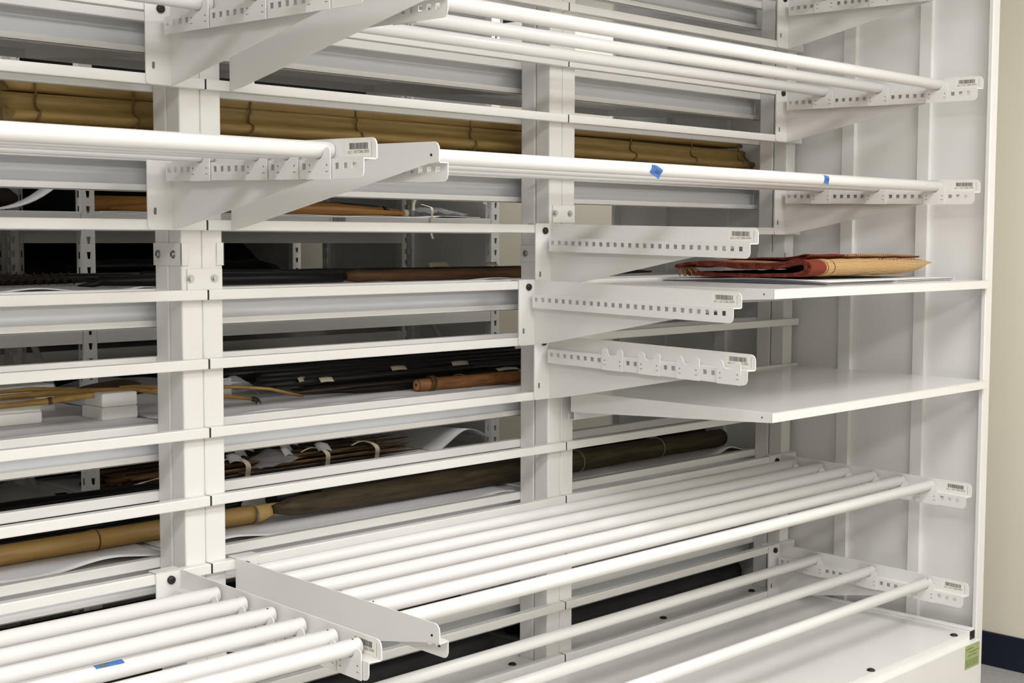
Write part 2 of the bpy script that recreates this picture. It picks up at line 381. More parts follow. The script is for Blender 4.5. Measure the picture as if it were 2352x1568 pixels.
def clip_mesh():
    m = MB(); pts = [(-.0375, -.0765), (-.0375, -.026)]
    for q in range(0, 7): pts.append((-.0275 - .010*math.cos(PI*q/6), -.0235 + .0075*math.sin(PI*q/6)))
    for q in range(0, 9): pts.append((-.0175*math.cos(PI*q/8), -.0215 - .0175*math.sin(PI*q/8)))
    for q in range(0, 7): pts.append((.0275 - .010*math.cos(PI*q/6), -.0235 + .0075*math.sin(PI*q/6)))
    pts += [(.0375, -.026), (.0375, -.0765)]
    m.prism(pts, 'x', -.0345, -.0322, m='white')
    for y in (-.027, .027):
        m.tube([(-.0346, y, -.0495), (-.0349, y, -.0495)], .0019, 8, m='slot'); m.box(-.0349, -.0346, y-.004, y+.004, -.0625, -.0612, m='slot')
    return m
def arm(n, hand, x, clips, label, code=None):
    """a cantilever arm hooked over rail n; hand L carries its tubes on the left, R on the right"""
    if hand not in ARM:
        ARM[hand] = {}
        for k, f in arm_meshes().items():
            mb = f().shear(K)
            if hand == 'R': mb.mirror()
            ARM[hand][k] = mb.mesh(k, {'knob': 'black', 'slot': 'slot', 'screw': 'hole'}.get(k, 'white'))
        mb = clip_mesh().shear(K)
        if hand == 'R': mb.mirror()
        ARM[hand]['tube_clip'] = mb.mesh('tube_clip')
    t = thing('cantilever_arm', label, 'shelf arm', (x, 0, R(n)), 'cantilever arms of the rack')
    me = ARM[hand]
    link('arm_plate', me['arm_plate'], t); link('perforated_flange', me['perforated_flange'], t)
    mp = link('mounting_plate', me['mounting_plate'], t); link('slot', me['slot'], mp)
    k = link('knob', me['knob'], t); k['label'] = 'black plastic knob'
    link('screw_hole', me['screw'], t)
    for i in clips:
        link('tube_clip', me['tube_clip'], t, (0, IY[i], K*IY[i]))
    if code:
        s = -1 if hand == 'L' else 1; xf = s*.0031
        mb = MB().box(min(xf, xf+s*.0004), max(xf, xf+s*.0004), -.7085, -.627, -.0335, -.0035).shear(K)
        lb = link('barcode_label', mb.mesh('barcode_label', 'label'), t); lb['label'] = 'white label with a barcode and the code ' + code
        bc = MB(); y = -.640; rnd = random.Random(code)
        while y > -.694:
            w = rnd.choice((.0006, .0006, .0011, .0017)); bc.box(min(xf+s*.0004, xf+s*.0006), max(xf+s*.0004, xf+s*.0006), y-w, y, -.0195, -.0075); y -= w + rnd.choice((.0006, .0006, .0011))
        bc.box(min(xf+s*.0004, xf+s*.0006), max(xf+s*.0004, xf+s*.0006), -.7075, -.7068, -.033, -.006)
        link('barcode', bc.shear(K).mesh('barcode', 'ink'), lb)
        put_text(lb, code, .0082, (xf+s*.0006, -.667, -.0245 + K*-.667), (0, -s*-1 if hand == 'R' else -1, 0), (0, 0, 1))
    return t
def Z(n, i): return R(n) - .037 + .0168 + K*IY[i]       # tube centre resting in clip i of an arm on rail n
XL, XA, XC, XF = -.0870, .0636, 2.338, -2.36
right_set = 'spanning the middle and right-hand bays'
CODE = 'A21.130.T286.S00'
# left rack of tubes (carried on the viewer's side of the left bays)
arm(1, 'L', -.089, [5, 13, 21], 'white steel arm on the left post with three wide-spaced tubes, at the top edge')
arm(3, 'L', -.0905, [5, 13, 17, 21], 'white steel arm on the left post with four tubes and barcode label ending S003', CODE+'3')
arm(9, 'L', -.0844, [5, 9, 13, 17, 21, 24], 'white steel arm at bottom left with six tubes, barcode label half hidden', CODE+'6')
for n, cl in ((1, [5, 13, 21]), (3, [5, 13, 17, 21]), (9, [5, 9, 13, 17, 21, 24])):
    arm(n, 'R', XF, cl, 'white steel arm at the far left end of the left rack, row %s' % {1: 'at the top', 3: 'below the top', 9: 'near the bottom'}[n])
# long rack of tubes from the left post to the end panel
for n, cl, w in ((-1, [5, 13, 21], 'topmost, above the picture'), (1, [5, 13, 21], 'large, crossing the top edge'), (3, [5, 13, 21], 'second from the top'),
                 (9, [1, 5, 9, 13, 17, 21], 'sloping down under the bamboo'), (11, [5, 13, 21], 'lowest, below the picture')):
    arm(n, 'R', XA, cl, 'plain back of a white arm right of the left post, %s' % w)
arm(-1, 'L', XC, [5, 13, 21], 'white steel arm beside the ribbed end panel, cut by the top edge', CODE+'1')
arm(1, 'L', XC, [5, 13, 21], 'white steel arm beside the ribbed end panel, barcode S002, upper', CODE+'2')
arm(3, 'L', XC, [5, 13, 21], 'white steel arm beside the ribbed end panel, barcode S003, holding the blue-taped tube', CODE+'3')
arm(9, 'L', XC, [1, 5, 9, 13, 17, 21], 'white steel arm beside the end panel holding the six low tubes, barcode S006', CODE+'6')
arm(11, 'L', XC, [5, 13, 21], 'lowest white steel arm beside the end panel, three tubes, barcode S007', CODE+'7')
# three empty arms on the middle post
arm(4, 'L', 1.147, [], 'empty white steel arm on the middle post, uppermost of three, barcode S005', CODE+'5')
arm(5, 'L', 1.080, [], 'empty white steel arm on the middle post, second of three, barcode S004', CODE+'4')
arm(6, 'L', 1.144, [9, 14, 19, 24], 'white steel arm on the middle post with four empty U-shaped tube clips', CODE+'5')

# ------------------------------------------------------------------ tubes
TR = .0166
def tube_mesh(length):
    m = MB(); m.tube([(.0, 0, 0), (.0012, 0, 0), (length-.0012, 0, 0), (length, 0, 0)], [TR-.0012, TR, TR, TR-.0012], 28, m='gloss')
    for x in (.016, length-.016):
        m.tube([(x, 0, TR-.0004), (x, 0, TR+.0002)], .0022, 8, m='hole')
    return m.mesh('rack_tube')
long_me = tube_mesh(XC - XA - .016); left_me = tube_mesh(XL - XF - .016)
ORD = {3: ['rearmost', 'middle', 'foremost'], 4: ['rearmost', 'second from the back', 'third from the back', 'foremost'],
       6: ['rearmost', 'second from the back', 'third from the back', 'third from the front', 'second from the front', 'foremost']}
NUM = {3: 'three', 4: 'four', 6: 'six'}
def tubes(n, ids, x0, me, where, grp):
    out = []
    for o_, i in zip(ORD[len(ids)], ids):
        t = link('rack_tube', me, None, (x0, IY[i], Z(n, i)))
        tag(t, 'white tube, %s of the %s %s' % (o_, NUM[len(ids)], where), 'tube', grp); out.append(t)
        t.rotation_euler.x = random.uniform(-.5, .5)
    return out
tubes(-1, [5, 13, 21], XA+.008, long_me, 'tubes at the top right edge', 'tubes at the top edge')
tubes(1, [5, 13, 21], XA+.008, long_me, 'long tubes above the bamboo bundle', 'tubes above the bamboo bundle')
tubes(3, [5, 13, 21], XA+.008, long_me, 'long tubes in front of the bamboo bundle', 'tubes in front of the bamboo bundle')
tubes(9, [1, 5, 9, 13, 17, 21], XA+.008, long_me, 'long tubes of the low rack', 'tubes of the low six-tube rack')
tubes(11, [5, 13, 21], XA+.008, long_me, 'long tubes just above the base shelf', 'tubes just above the base shelf')
tubes(1, [5, 13, 21], XF+.008, left_me, 'tubes at the top left corner', 'tubes at the top left corner')
tubes(3, [5, 13, 17, 21], XF+.008, left_me, 'tubes at left below the bamboo end', 'tubes at left below the bamboo end')
tubes(9, [5, 9, 13, 17, 21, 24], XF+.008, left_me, 'tubes at the bottom left corner', 'tubes at the bottom left corner')
# masking tape flags stuck to tubes
def tape(label, x, y, z, w, h, ang, a0, body, txt, flag=False):
    """tape wrapped on the tube at roll angle a0 (0 = facing the viewer's aisle, 90 = top)"""
    t = thing('masking_tape', label, 'tape', (x, y, z), 'blue masking tape flags')
    ca, sa = math.cos(ang), math.sin(ang); r = TR + .0006
    def at(u, v, dr=0):
        p, q = u*ca - v*sa, u*sa + v*ca
        lim = .35 if flag else .95
        lo, hi = -lim*r, .95*r; th = math.radians(a0) + max(lo, min(hi, q))/r; ex = min(0, q-lo)       # lower edge may stand off the tube
        return (x+p, y-(r+dr)*math.cos(th) + ex*math.sin(th)*-1*0, z+(r+dr)*math.sin(th)+ex*math.cos(th))
    part('strip', MB().grid(lambda u, v: at((u-.5)*w, (v-.5)*h), 8, 10, m='blue'), None, t)
    if body is None:
        mb = MB()
        for u0 in (-.019, -.008): mb.grid(lambda u, v: at(u0 + .005*u + .003*v, -.001 + .006*v, .0004), 2, 6)
        mb.grid(lambda u, v: at(-.018 + .011*u, -.0065 + .005*v, .0003), 4, 3, m='olive'); part('marker_scribble', mb, 'ink', t); return
    me = text_mesh(body, txt).copy()
    for v in me.vertices: v.co = Vector(at(v.co.x, v.co.y, .0004)) - Vector((x, y, z))
    link('lettering', me, t)
tape('blue tape flag marked T267 on the foremost tube in front of the bamboo', .8870, IY[21], Z(3, 21), .042, .029, -.50, -14, 'T267', .0150, True)
tape('small blue tape flag marked 258 towards the right end of the tube', 1.6500, IY[21], Z(3, 21), .024, .026, -.16, 0, '258', .0120, True)
tape('blue tape strip lying along a tube in the bottom left corner', -.530, IY[17], Z(9, 17), .056, .016, -.02, 78, None, .012)

# ------------------------------------------------------------------ steel shelves with tapered sides
def shelf(x0, x1, n, side, label, group):
    """tray hooked over rail n; side -1 reaches towards the viewer, +1 to the rear aisle"""
    yb, yf = (-.0015, -.718) if side < 0 else (.167, .885)
    zt = R(n) - .0095; zt = zt if side > 0 else R(n) - .008
    t = thing('steel_shelf', label, 'shelf', ((x0+x1)/2, (yb+yf)/2, zt), group)
    lo, hi = min(yb, yf), max(yb, yf)
    part('deck', MB().box(x0+.001, x1-.001, lo, hi, zt-.002, zt, .0006), 'deck', t)
    s = 1 if side > 0 else -1
    a, b = sorted((yf, yf-s*.002)); part('front_lip', MB().box(x0, x1, a, b, zt-.026, zt-.0003, .0007), 'white', t)
    yw = yb + s*.022
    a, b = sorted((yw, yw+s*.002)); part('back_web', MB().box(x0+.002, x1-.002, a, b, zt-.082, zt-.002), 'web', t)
    a, b = sorted((yb, yw)); m = MB().box(x0+.002, x1-.002, a, b, zt-.084, zt-.082)
    a, b = sorted((yb, yb+s*.002)); m.box(x0+.002, x1-.002, a, b, zt-.084, zt-.067, .0005); part('back_flange', m, 'white', t)
    for xs, d in ((x0, .002), (x1, -.002)):
        q = sorted((xs, xs+d)); e = .018 if side > 0 else .012
        sp = part('side_plate', MB().prism([(yb+s*e, zt-.001), (yf-s*.003, zt-.001), (yf-s*.003, zt-.026), (yf-s*.02, zt-.0268), (yb+s*(e+.03), zt-(.082 if side > 0 else .060)), (yb+s*e, zt-(.082 if side > 0 else .060))], 'x', *q), 'white', t)
        if side < 0:
            mb = MB(); mb.tube([(xs-d*.1, yf+.032, zt-.014), (xs-d*.35, yf+.032, zt-.014)], .0028, 8); part('screw_hole', mb, 'slot', t)
    return t
shelf(1.2237, 2.424, 5, -1, 'white steel shelf carrying the folded red textile, between middle post and end panel', 'front shelves')
shelf(1.2237, 2.424, 7, -1, 'bare white steel shelf under the shelf with the textile', 'front shelves')
ROWN = {-1: 'at the very top', 1: 'above the bamboo bundle', 3: 'under the bamboo bundle', 5: 'at eye level', 7: 'with the dark spears row', 9: 'with the bamboo poles', 11: 'lowest'}
for n in (-1, 1, 3, 5, 7, 9, 11):
    for (x0, x1, nm) in bays[1:]:
        x1 = min(x1, 2.422)
        shelf(x0+.002, x1-.002, n, 1, 'white steel shelf on the rear side, %s bay, %s' % (nm, ROWN[n]), 'rear shelves')

# ------------------------------------------------------------------ slotted shelving in the aisle behind
def upright(x, y, s):
    """channel post with a column of tapered slots; s=+1 faces the viewer"""
    m = MB(); w = .048; d = .036; yb = y + s*d
    z = .03; hw0, hw1, hh = .0075, .0045, .0115
    m.face([(x, y, 0), (x+w, y, 0), (x+w, y, z), (x, y, z)]); 
    while z < TOP-.05:
        c = x + w*.52; z1 = z+.05; zm = z+.025
        q = [(c-hw1, y, zm-hh), (c+hw1, y, zm-hh), (c+hw0, y, zm+hh), (c-hw0, y, zm+hh)]
        o = [(x, y, z), (x+w, y, z), (x+w, y, z1), (x, y, z1)]
        for k in range(4): m.face([o[k], o[(k+1) % 4], q[(k+1) % 4], q[k]])
        for k in range(4):
            a, b = q[k], q[(k+1) % 4]; m.face([a, b, (b[0], y+s*.002, b[2]), (a[0], y+s*.002, a[2])])
        for xs in (x, x+w):                      # slots in the flanks
            e = .0015; yc = y + s*d*.5; u, v = yc-.004, yc+.004; ya, yb_ = min(y, yb), max(y, yb)
            o2 = [(xs, ya, z), (xs, yb_, z), (xs, yb_, z1), (xs, ya, z1)]; q2 = [(xs, u, zm-hh), (xs, v, zm-hh), (xs, v, zm+hh), (xs, u, zm+hh)]
            for k in range(4): m.face([o2[k], o2[(k+1) % 4], q2[(k+1) % 4], q2[k]])
        z = z1
    m.box(x+.002, x+w-.002, y+s*(d-.004), y+s*(d-.002), 0, TOP, m='hole') if False else None
    return m
LV = [A(-.175), A(-.597), A(-.968), A(-1.56), .12]
def far_unit(y0, y1, nm, lv, braces=True):
    t = thing('slotted_shelving', 'white shelving with slotted uprights, %s' % nm, 'shelving', (.45, (y0+y1)/2, 0), 'slotted shelving units')
    xs = (-1.43, .451, 2.322)
    for x in xs:
        part('upright', upright(x, y0, 1), 'white', t); part('upright', upright(x, y1, -1), 'white', t)
    for x0, x1 in zip(xs, xs[1:]):
        for z in lv:
            m = MB().box(x0+.0495, x1-.0015, y0+.002, y1-.002, z-.003, z, .0005).box(x0+.0495, x1-.0015, y0+.001, y0+.003, z-.062, z-.0005, .0005)
            m.box(x0+.0495, x1-.0015, y1-.003, y1-.001, z-.062, z-.0005)
            part('shelf', m, 'white', t)
    if braces: part('end_sheet', MB().box(2.3705, 2.3735, y0+.004, y1-.004, .05, TOP), 'grey_white', t)
    if braces:
        for x in xs:
            for za, zb in ((.1, .75), (.75, 1.25)):
                m = MB().tube([(x+.024, y0+.035, za), (x+.024, y1-.035, zb)], .012, 8); part('brace', m, 'grey_white', t)
    return t
far_unit(1.45, 2.0, 'nearest row behind the rack', LV)
far_unit(2.03, 2.62, 'second row, back to back with the nearest', [A(-.2), A(-.64), A(-1.1), .3])
far_unit(2.86, 3.45, 'third row in the dark behind', [A(-.2), A(-.62), A(-1.0), .5])
far_unit(3.48, 4.05, 'last row against the dark', [A(-.25), A(-.7), A(-1.1), .5], False)
# barcode on a far shelf lip
t = thing('shelf_barcode', 'small barcode label on the lip of the far slotted shelf', 'label', (1.507, 1.4495, A(-.612)))
part('label_strip', MB().box(1.470, 1.548, 1.4488, 1.4498, A(-.640), A(-.599)), 'grey_white', t)
mb = MB(); x = 1.480
while x < 1.540: mb.box(x, x+.0012, 1.4484, 1.4487, A(-.617), A(-.602)); x += random.choice((.0022, .003, .004))
part('barcode', mb, 'ink', t)

#OBJECTS#
# ------------------------------------------------------------------ white foam sheets lining the rear shelves
def deck(n): return R(n) - .0095
def sheet(n, x0, x1, bumps, label, y1=.87, lift=.0005):
    def fn(u, v):
        x = x0 + (x1-x0)*u; y = .170 + (y1-.170)*v
        z = deck(n) + .0035 + lift + .0008*math.sin(y*2*PI/.035 + 3*math.sin(x*2)) * min(1, v*6)
        for bx, bw, bh in bumps: z += bh*math.exp(-((x-bx)/bw)**2) * math.exp(-((y-.18)/.06)**2)
        return (x, y, z + .0004)
    mb = MB().grid(fn, 60, 26, .0025)
    return solo('foam_sheet', mb, 'foam', label, 'foam sheet', ((x0+x1)/2, .5, deck(n)), 'foam sheets lining the rear shelves')
sheet(5, -1.15, -.008, [(-.33, .09, .012), (-.06, .05, .010)], 'white foam sheet on the left bay shelf under the serrated dark spear')
sheet(5, .02, 1.20, [(1.1, .12, .010), (.4, .2, .002)], 'white foam sheet on the middle bay shelf under the brown club')
sheet(7, -1.15, -.008, [(-.3, .15, .003)], 'white foam sheet under the white foam blocks')
sheet(7, .02, 1.20, [(.30, .08, .007), (.7, .06, .005), (.52, .05, .004)], 'white foam sheet under the bundle of dark spears')
sheet(9, -1.15, -.008, [(-.17, .11, .020), (-.5, .1, .010)], 'white foam sheet rippling in front of the yellow bamboo')
sheet(9, .02, 1.20, [(.17, .10, .017), (1.12, .07, .008)], 'white foam sheet under the notched bamboo end and brown pole')
sheet(9, 1.25, 2.40, [(2.28, .06, .022), (1.6, .2, .003)], 'white foam sheet in the right-hand bay, curled at its right end')
sheet(11, 1.25, 2.40, [(1.5, .1, .004)], 'white foam sheet on the lowest rear shelf of the right-hand bay')
sheet(11, .02, 1.20, [(.8, .1, .004)], 'white foam sheet on the lowest rear shelf of the middle bay')

# ------------------------------------------------------------------ tied bundle of split bamboo
zb = deck(3)
t = thing('bamboo_bundle', 'long bundle of split yellow-brown bamboo tied with cane, lying on the upper rear shelf', 'bamboo bundle', (1.03, .30, zb))
def long_profile(name, prof, x0, x1, m, seed, cuts=70):
    rnd = random.Random(seed); ph = [rnd.uniform(0, 6) for _ in range(3)]; n = len(prof); mb = MB(); rings = []
    cy = sum(p[0] for p in prof)/n; cz = sum(p[1] for p in prof)/n
    for i in range(cuts+1):
        u = i/cuts; x = x0 + (x1-x0)*u; sc = 1 + .03*math.sin(7*u+ph[0]); dz = .004*math.sin(5*u+ph[1]); dy = .005*math.sin(4*u+ph[2])
        rings.append([mb.bm.verts.new((x + .012*math.sin(9*q/n+ph[0])*(1 if i in (0, cuts) else 0), cy+(p[0]-cy)*sc+dy, max(cz+(p[1]-cz)*sc+dz, 0)+zb)) for q, p in enumerate(prof)])
    for i in range(cuts):
        for j in range(n):
            f = mb.bm.faces.new((rings[i][j], rings[i][(j+1) % n], rings[i+1][(j+1) % n], rings[i+1][j])); f.smooth = True
    c0 = mb.bm.verts.new((x0+.004, cy, cz+zb)); c1 = mb.bm.verts.new((x1-.004, cy, cz+zb))
    for j in range(n):
        mb.bm.faces.new((rings[0][(j+1) % n], rings[0][j], c0)); mb.bm.faces.new((rings[-1][j], rings[-1][(j+1) % n], c1))
    return part(name, mb, m, t)
mid = [(.228, .064), (.209, .071), (.203, .081), (.209, .091), (.228, .096), (.237, .104), (.240, .116), (.234, .128), (.245, .134), (.30, .136), (.36, .12), (.37, .09), (.30, .066)]
top = [(.246, .137), (.238, .143), (.240, .158), (.252, .176), (.30, .182), (.36, .168), (.375, .140), (.31, .138)]
low = [(.232, .003), (.214, .012), (.208, .030), (.214, .050), (.232, .059), (.30, .062), (.38, .05), (.39, .02), (.36, .003)]
long_profile('split_cane', low, -.34, 2.425, 'bark', 1); long_profile('split_cane', mid, -.365, 2.435, 'bark2', 2); long_profile('split_cane', top, -.36, 2.41, 'bark', 3)
for k, x in enumerate((-.300, -.055, .268, .62, 1.045, 1.30, 1.775, 2.10, 2.375)):
    pr = [(p[0]-.0035, p[1]+zb) for p in low[1:4]] + [(.209, zb+.062)] + [(p[0]-.0035, p[1]+zb) for p in mid[1:8]] + [(p[0]-.0035, p[1]+zb) for p in top[1:4]]
    pr = pr if k % 3 else pr[3:]
    sl = random.uniform(.08, .35)
    part('cane_tie', MB().tube([(x + (z-zb-.09)*sl + .003*math.sin(z*60), y, z) for y, z in pr], .0027, 6), 'cane', t)

# ------------------------------------------------------------------ rods, spears, clubs
def rod(name, m, label, cat, pts, rad, group=None, n=12, sq=(1, 1)):
    mb = MB().tube(pts, rad, n, sq=sq); mid_ = pts[len(pts)//2]
    return solo(name, mb, m, label, cat, mid_, group)
def knobby(p0, p1, r0, r1, k=14, amp=.06, sag=.003, seed=0):
    rnd = random.Random(seed); pts = []; rr = []
    for i in range(k+1):
        u = i/k; p = Vector(p0).lerp(Vector(p1), u); p += Vector((0, rnd.uniform(-sag, sag), rnd.uniform(-sag*.3, sag*.3))); pts.append(p); rr.append((r0+(r1-r0)*u)*(1+rnd.uniform(-amp, amp)))
    return pts, rr
def tagcard(par, x, y, z, w, h, rz, tilt, m='tag'):
    mb = MB(); cx, sx = math.cos(rz), math.sin(rz)
    ct, s_t = math.cos(tilt), math.sin(tilt)
    mb.grid(lambda u, v: (x + (u-.5)*w*cx - (v-.5)*h*ct*sx, y + (u-.5)*w*sx + (v-.5)*h*ct*cx, z + (v-.5)*h*s_t + .003*math.sin(u*3)), 4, 3, .0006)
    return part('tag', mb, m, par)
zs5, zs7, zs9, zs11 = deck(5)+.005, deck(7)+.005, deck(9)+.005, deck(11)+.005
# eye-level shelf
t = thing('serrated_spear', 'dark spear with a row of saw teeth, on the left shelf at eye level', 'spear', (-.5, .60, zs5))
part('blade', MB().tube([(-1.05, .60, zs5+.017), (-.3, .60, zs5+.016), (-.06, .60, zs5+.014), (.03, .60, zs5+.010)], [.014, .014, .011, .003], 10), 'umber', t)
mb = MB()
for k in range(42):
    x = -1.0 + k*.0235
    mb.tube([(x, .588, zs5+.014), (x+.004, .572, zs5+.003)], [.0062, .0008], 5); mb.tube([(x, .604, zs5+.026), (x+.004, .600, zs5+.036)], [.005, .0008], 5)
part('teeth', mb, 'umber', t)
rod('spear', 'ebony', 'black spear with a pointed head across the eye-level shelf, left of the brown club', 'spear',
    [(-.135, .36, zs5+.007), (-.095, .36, zs5+.010), (-.075, .36, zs5+.018), (-.04, .36, zs5+.016), (.05, .355, zs5+.017), (.25, .35, zs5+.016), (.45, .345, zs5+.0155), (.655, .34, zs5+.015)], [.002, .008, .013, .012, .015, .0155, .015, .0145])
p, r_ = knobby((.66, .335, zs5+.0165), (1.44, .33, zs5+.016), .0165, .0155, 18, .07, .002, 3); r_[0] = .012; r_[1] = .018; r_[3] = .0145
rod('club', 'club', 'mid-brown wooden club with a carved head, on the eye-level shelf in the middle bay', 'club', p, r_)
t = thing('spear_shaft', 'thin dark shaft with two cream tags behind the brown club', 'spear', (.8, .48, zs5))
p, r_ = knobby((.10, .47, zs5+.028), (1.50, .47, zs5+.026), .010, .009, 12, .05, .002, 4); part('shaft', MB().tube(p, r_, 10), 'ebony', t)
tagcard(t, 1.13, .462, zs5+.043, .085, .02, .05, .9); tagcard(t, 1.36, .462, zs5+.040, .05, .018, -.1, .6)
part('rest', MB().box(.3, .33, .45, .49, zs5-.003, zs5+.019, .002).box(1.3, 1.33, .45, .49, zs5-.003, zs5+.019, .002), 'block', t)
for k, (x0, x1, y) in enumerate(((-.95, -.10, .70), (-.8, .3, .78))):
    p, r_ = knobby((x0, y, zs5+.014), (x1, y, zs5+.014), .013, .011, 10, .08, .003, 20+k)
    rod('spear_shaft', 'ebony', ['dark shaft behind the saw-toothed spear, left bay', 'rearmost dark shaft reaching behind the left post'][k], 'spear', p, r_)
rod('spear', 'ebony', 'black spear end on the rear eye-level shelf left of the folded textile', 'spear', [(1.27, .42, zs5+.012), (1.6, .41, zs5+.012), (1.9, .40, zs5+.012), (2.1, .40, zs5+.008)], [.013, .0125, .011, .003])
# foam block shelf
def block(x0, x1, y0, y1, h, label):
    t = thing('foam_block', label, 'foam block', ((x0+x1)/2, (y0+y1)/2, zs7-.001), 'white foam blocks')
    z = zs7-.001
    part('lower_layer', MB().box(x0, x1, y0, y1, z, z+h*.48, .004, seg=2), 'block', t); part('upper_layer', MB().box(x0+.001, x1-.001, y0+.0005, y1-.001, z+h*.485, z+h, .004, seg=2), 'block', t)
block(-.101, -.004, .317, .42, .066, 'white two-layer foam block nearest the left post')
block(-.42, -.221, .384, .47, .058, 'white two-layer foam block at the left edge of the picture')
block(-.30, -.098, .56, .67, .072, 'white foam block standing behind the other two')
t = thing('hunting_bow', 'tan cane bow resting on the white foam blocks, tips reaching into the middle bay', 'bow', (.1, .35, A(-1.06)))
def aa(pts): return [(x, y, A(z)) for x, y, z in pts]
part('stave', MB().tube(aa([(-1.0, .48, -1.058), (-.5, .45, -1.059), (-.32, .42, -1.060), (-.21, .40, -1.058), (-.112, .37, -1.0545), (.002, .345, -1.058), (.068, .34, -1.071), (.16, .338, -1.085), (.261, .34, -1.095), (.326, .345, -1.106), (.371, .35, -1.115)]), [.006, .006, .006, .0075, .0062, .0055, .006, .006, .0058, .005, .004], 10), 'tan', t)
part('stave', MB().tube(aa([(-.03, .36, -1.0525), (.01, .36, -1.0535), (.08, .36, -1.060), (.275, .36, -1.073), (.336, .36, -1.079), (.42, .36, -1.090), (.478, .36, -1.105), (.535, .367, -1.1185)]), [.004, .0055, .0055, .0048, .0046, .0044, .0042, .0036], 8), 'tan', t)
part('binding', MB().tube(aa([(.352, .347, -1.1105), (.362, .348, -1.1125), (.376, .35, -1.1165)]), [.006, .0078, .005], 10), 'club', t)
mb = MB(); mb.tube([(.372+.007*math.cos(q), .345, zs7+.0010+.007*math.sin(q)) for q in (2*PI*j/14 for j in range(15))], .0017, 5, caps=False); part('loop', mb, 'ebony', t)
t = thing('cane_staff', 'tan cane staff lying in front of the foam blocks at the left', 'staff', (-.5, .36, zs7+.05))
part('shaft', MB().tube(aa([(-1.0, .40, -1.085), (-.6, .38, -1.080), (-.334, .368, -1.074), (-.232, .355, -1.071), (-.184, .340, -1.065), (-.128, .303, -1.059)]), [.0072, .0072, .0070, .0078, .0088, .0066], 10), 'tan', t)
part('node', MB().tube(aa([(-.222, .3525, -1.0700), (-.214, .350, -1.0690)]), .0092, 10), 'club', t)
t = thing('dry_leaf_sheath', 'dark brown dried sheath in clear wrapping lying over the foam block', 'sheath', (0, .45, A(-1.06)))
part('sheath', MB().grid(lambda u, v: (-.13 + .228*u, .445 + (v-.5)*.10*math.sin(PI*min(1, .10+u*.86))**.6, A(-1.0665) + .026*math.sin(PI*min(1, .06+.94*u**1.5))*(1-(2*v-1)**2) + .002*math.sin(9*u)), 24, 8, .014), 'leaf', t)
part('stalk', MB().tube(aa([(-.30, .46, -1.052), (-.213, .46, -1.051), (-.10, .45, -1.062)]), [.0045, .006, .008], 8), 'tan', t)
part('wrapping', MB().grid(lambda u, v: (-.15 + .33*u, .42 + .13*v, A(-1.062) + .022*math.sin(PI*(.1+.85*u)) + .004*math.sin(13*u+5*v) - .018*(2*v-1)**2), 22, 8), 'poly', t)
t = thing('polythene_bag', 'crumpled clear bag between the bow tips beside the left post', 'bag', (.37, .47, zs7))
part('bag', MB().grid(lambda u, v: (.31 + .13*u, .44 + .07*v, zs7 + .004 + .058*math.sin(PI*(.14+.7*u))*math.sin(PI*(.15+.7*v)) + .005*math.sin(17*u+9*v)), 12, 10, .001), 'poly', t)
part('paper_slip', MB().box(.325, .40, .515, .5162, zs7, zs7+.055), 'paper', t)
# dark spears
rnd = random.Random(5)
DESC = ['nearest the shelf edge', 'second from the shelf edge', 'third from the shelf edge', 'fourth from the shelf edge', 'fifth from the shelf edge', 'sixth from the shelf edge', 'seventh from the shelf edge', 'eighth from the shelf edge']
for k in range(8):
    y = .335 + .05*k; x0 = .46 + .05*((k*5) % 4) + (.16 if k == 0 else 0) - .06*(k > 3); h = .008 + .0032*k
    rr = .010 + .004*((k*3) % 3)/2
    hold = []
    p, r_ = knobby((x0, y+.02, zs7+max(rr, h)), (1.62, y-.05, zs7+max(rr, h+.006)), rr, rr*.95, 12, .06, .003, 40+k); r_[0] = .002; r_[1] *= .9
    rod('spear', 'umber' if k in (1,) else 'ebony', 'dark spear on the shelf behind the bound reddish shaft, ' + DESC[k], 'spear', p, r_, 'dark spears in the middle bay')
for k in range(6):
    y = .40 + .06*k; z = zs7 + .040 + .006*k
    p, r_ = knobby((.40+.05*(k % 3), y, z), (1.60, y-.04, z+.004), .011, .010, 10, .06, .003, 60+k)
    rod('spear', 'ebony', 'dark spear in the upper layer of the bundle, ' + DESC[k].replace('shelf edge', 'front'), 'spear', p, r_, 'dark spears in the middle bay')
for k, (x, y, z, w, rz, ti) in enumerate(((.62, .37, .046, .05, .1, .9), (.90, .385, .060, .06, .05, .8), (1.15, .385, .058, .07, .02, 1.1), (1.02, .62, .088, .06, .05, .5), (1.27, .62, .088, .06, .0, .5), (.55, .39, .050, .04, .5, .8))):
    mb = MB(); cz = zs7+z
    mb.grid(lambda u, v: (x+(u-.5)*w, y+(u-.5)*w*math.sin(rz)+(v-.5)*.018*math.cos(ti), cz+(v-.5)*.016*math.sin(ti)+.0012*math.sin(u*4)), 4, 3, .0006)
    solo('paper_tag', mb, 'tag', 'cream paper tag on the dark spears, %s' % ['nearest the left post', 'over the middle of the pile', 'above the reddish shaft head', 'upper one in the centre', 'upper one at the right', 'small twisted one at the left'][k], 'tag', (x, y, cz), 'paper tags on the dark spears')
t = thing('bound_shaft', 'reddish-brown wooden shaft with bound end and cream tag, front of the spear shelf', 'spear', (1.1, .26, zs7+.018))
p, r_ = knobby((.868, .268, zs7+.0185), (1.46, .232, zs7+.0185), .0185, .0180, 14, .03, .001, 8)
part('shaft', MB().tube(p, r_, 16), 'reddish', t); part('end_grain', MB().tube([(.8672, .268, zs7+.0185), (.8660, .268, zs7+.0185)], [.0150, .013], 14), 'endgrain', t)
part('pith', MB().tube([(.8658, .268, zs7+.0195), (.8652, .268, zs7+.0195)], .004, 8), 'umber', t)
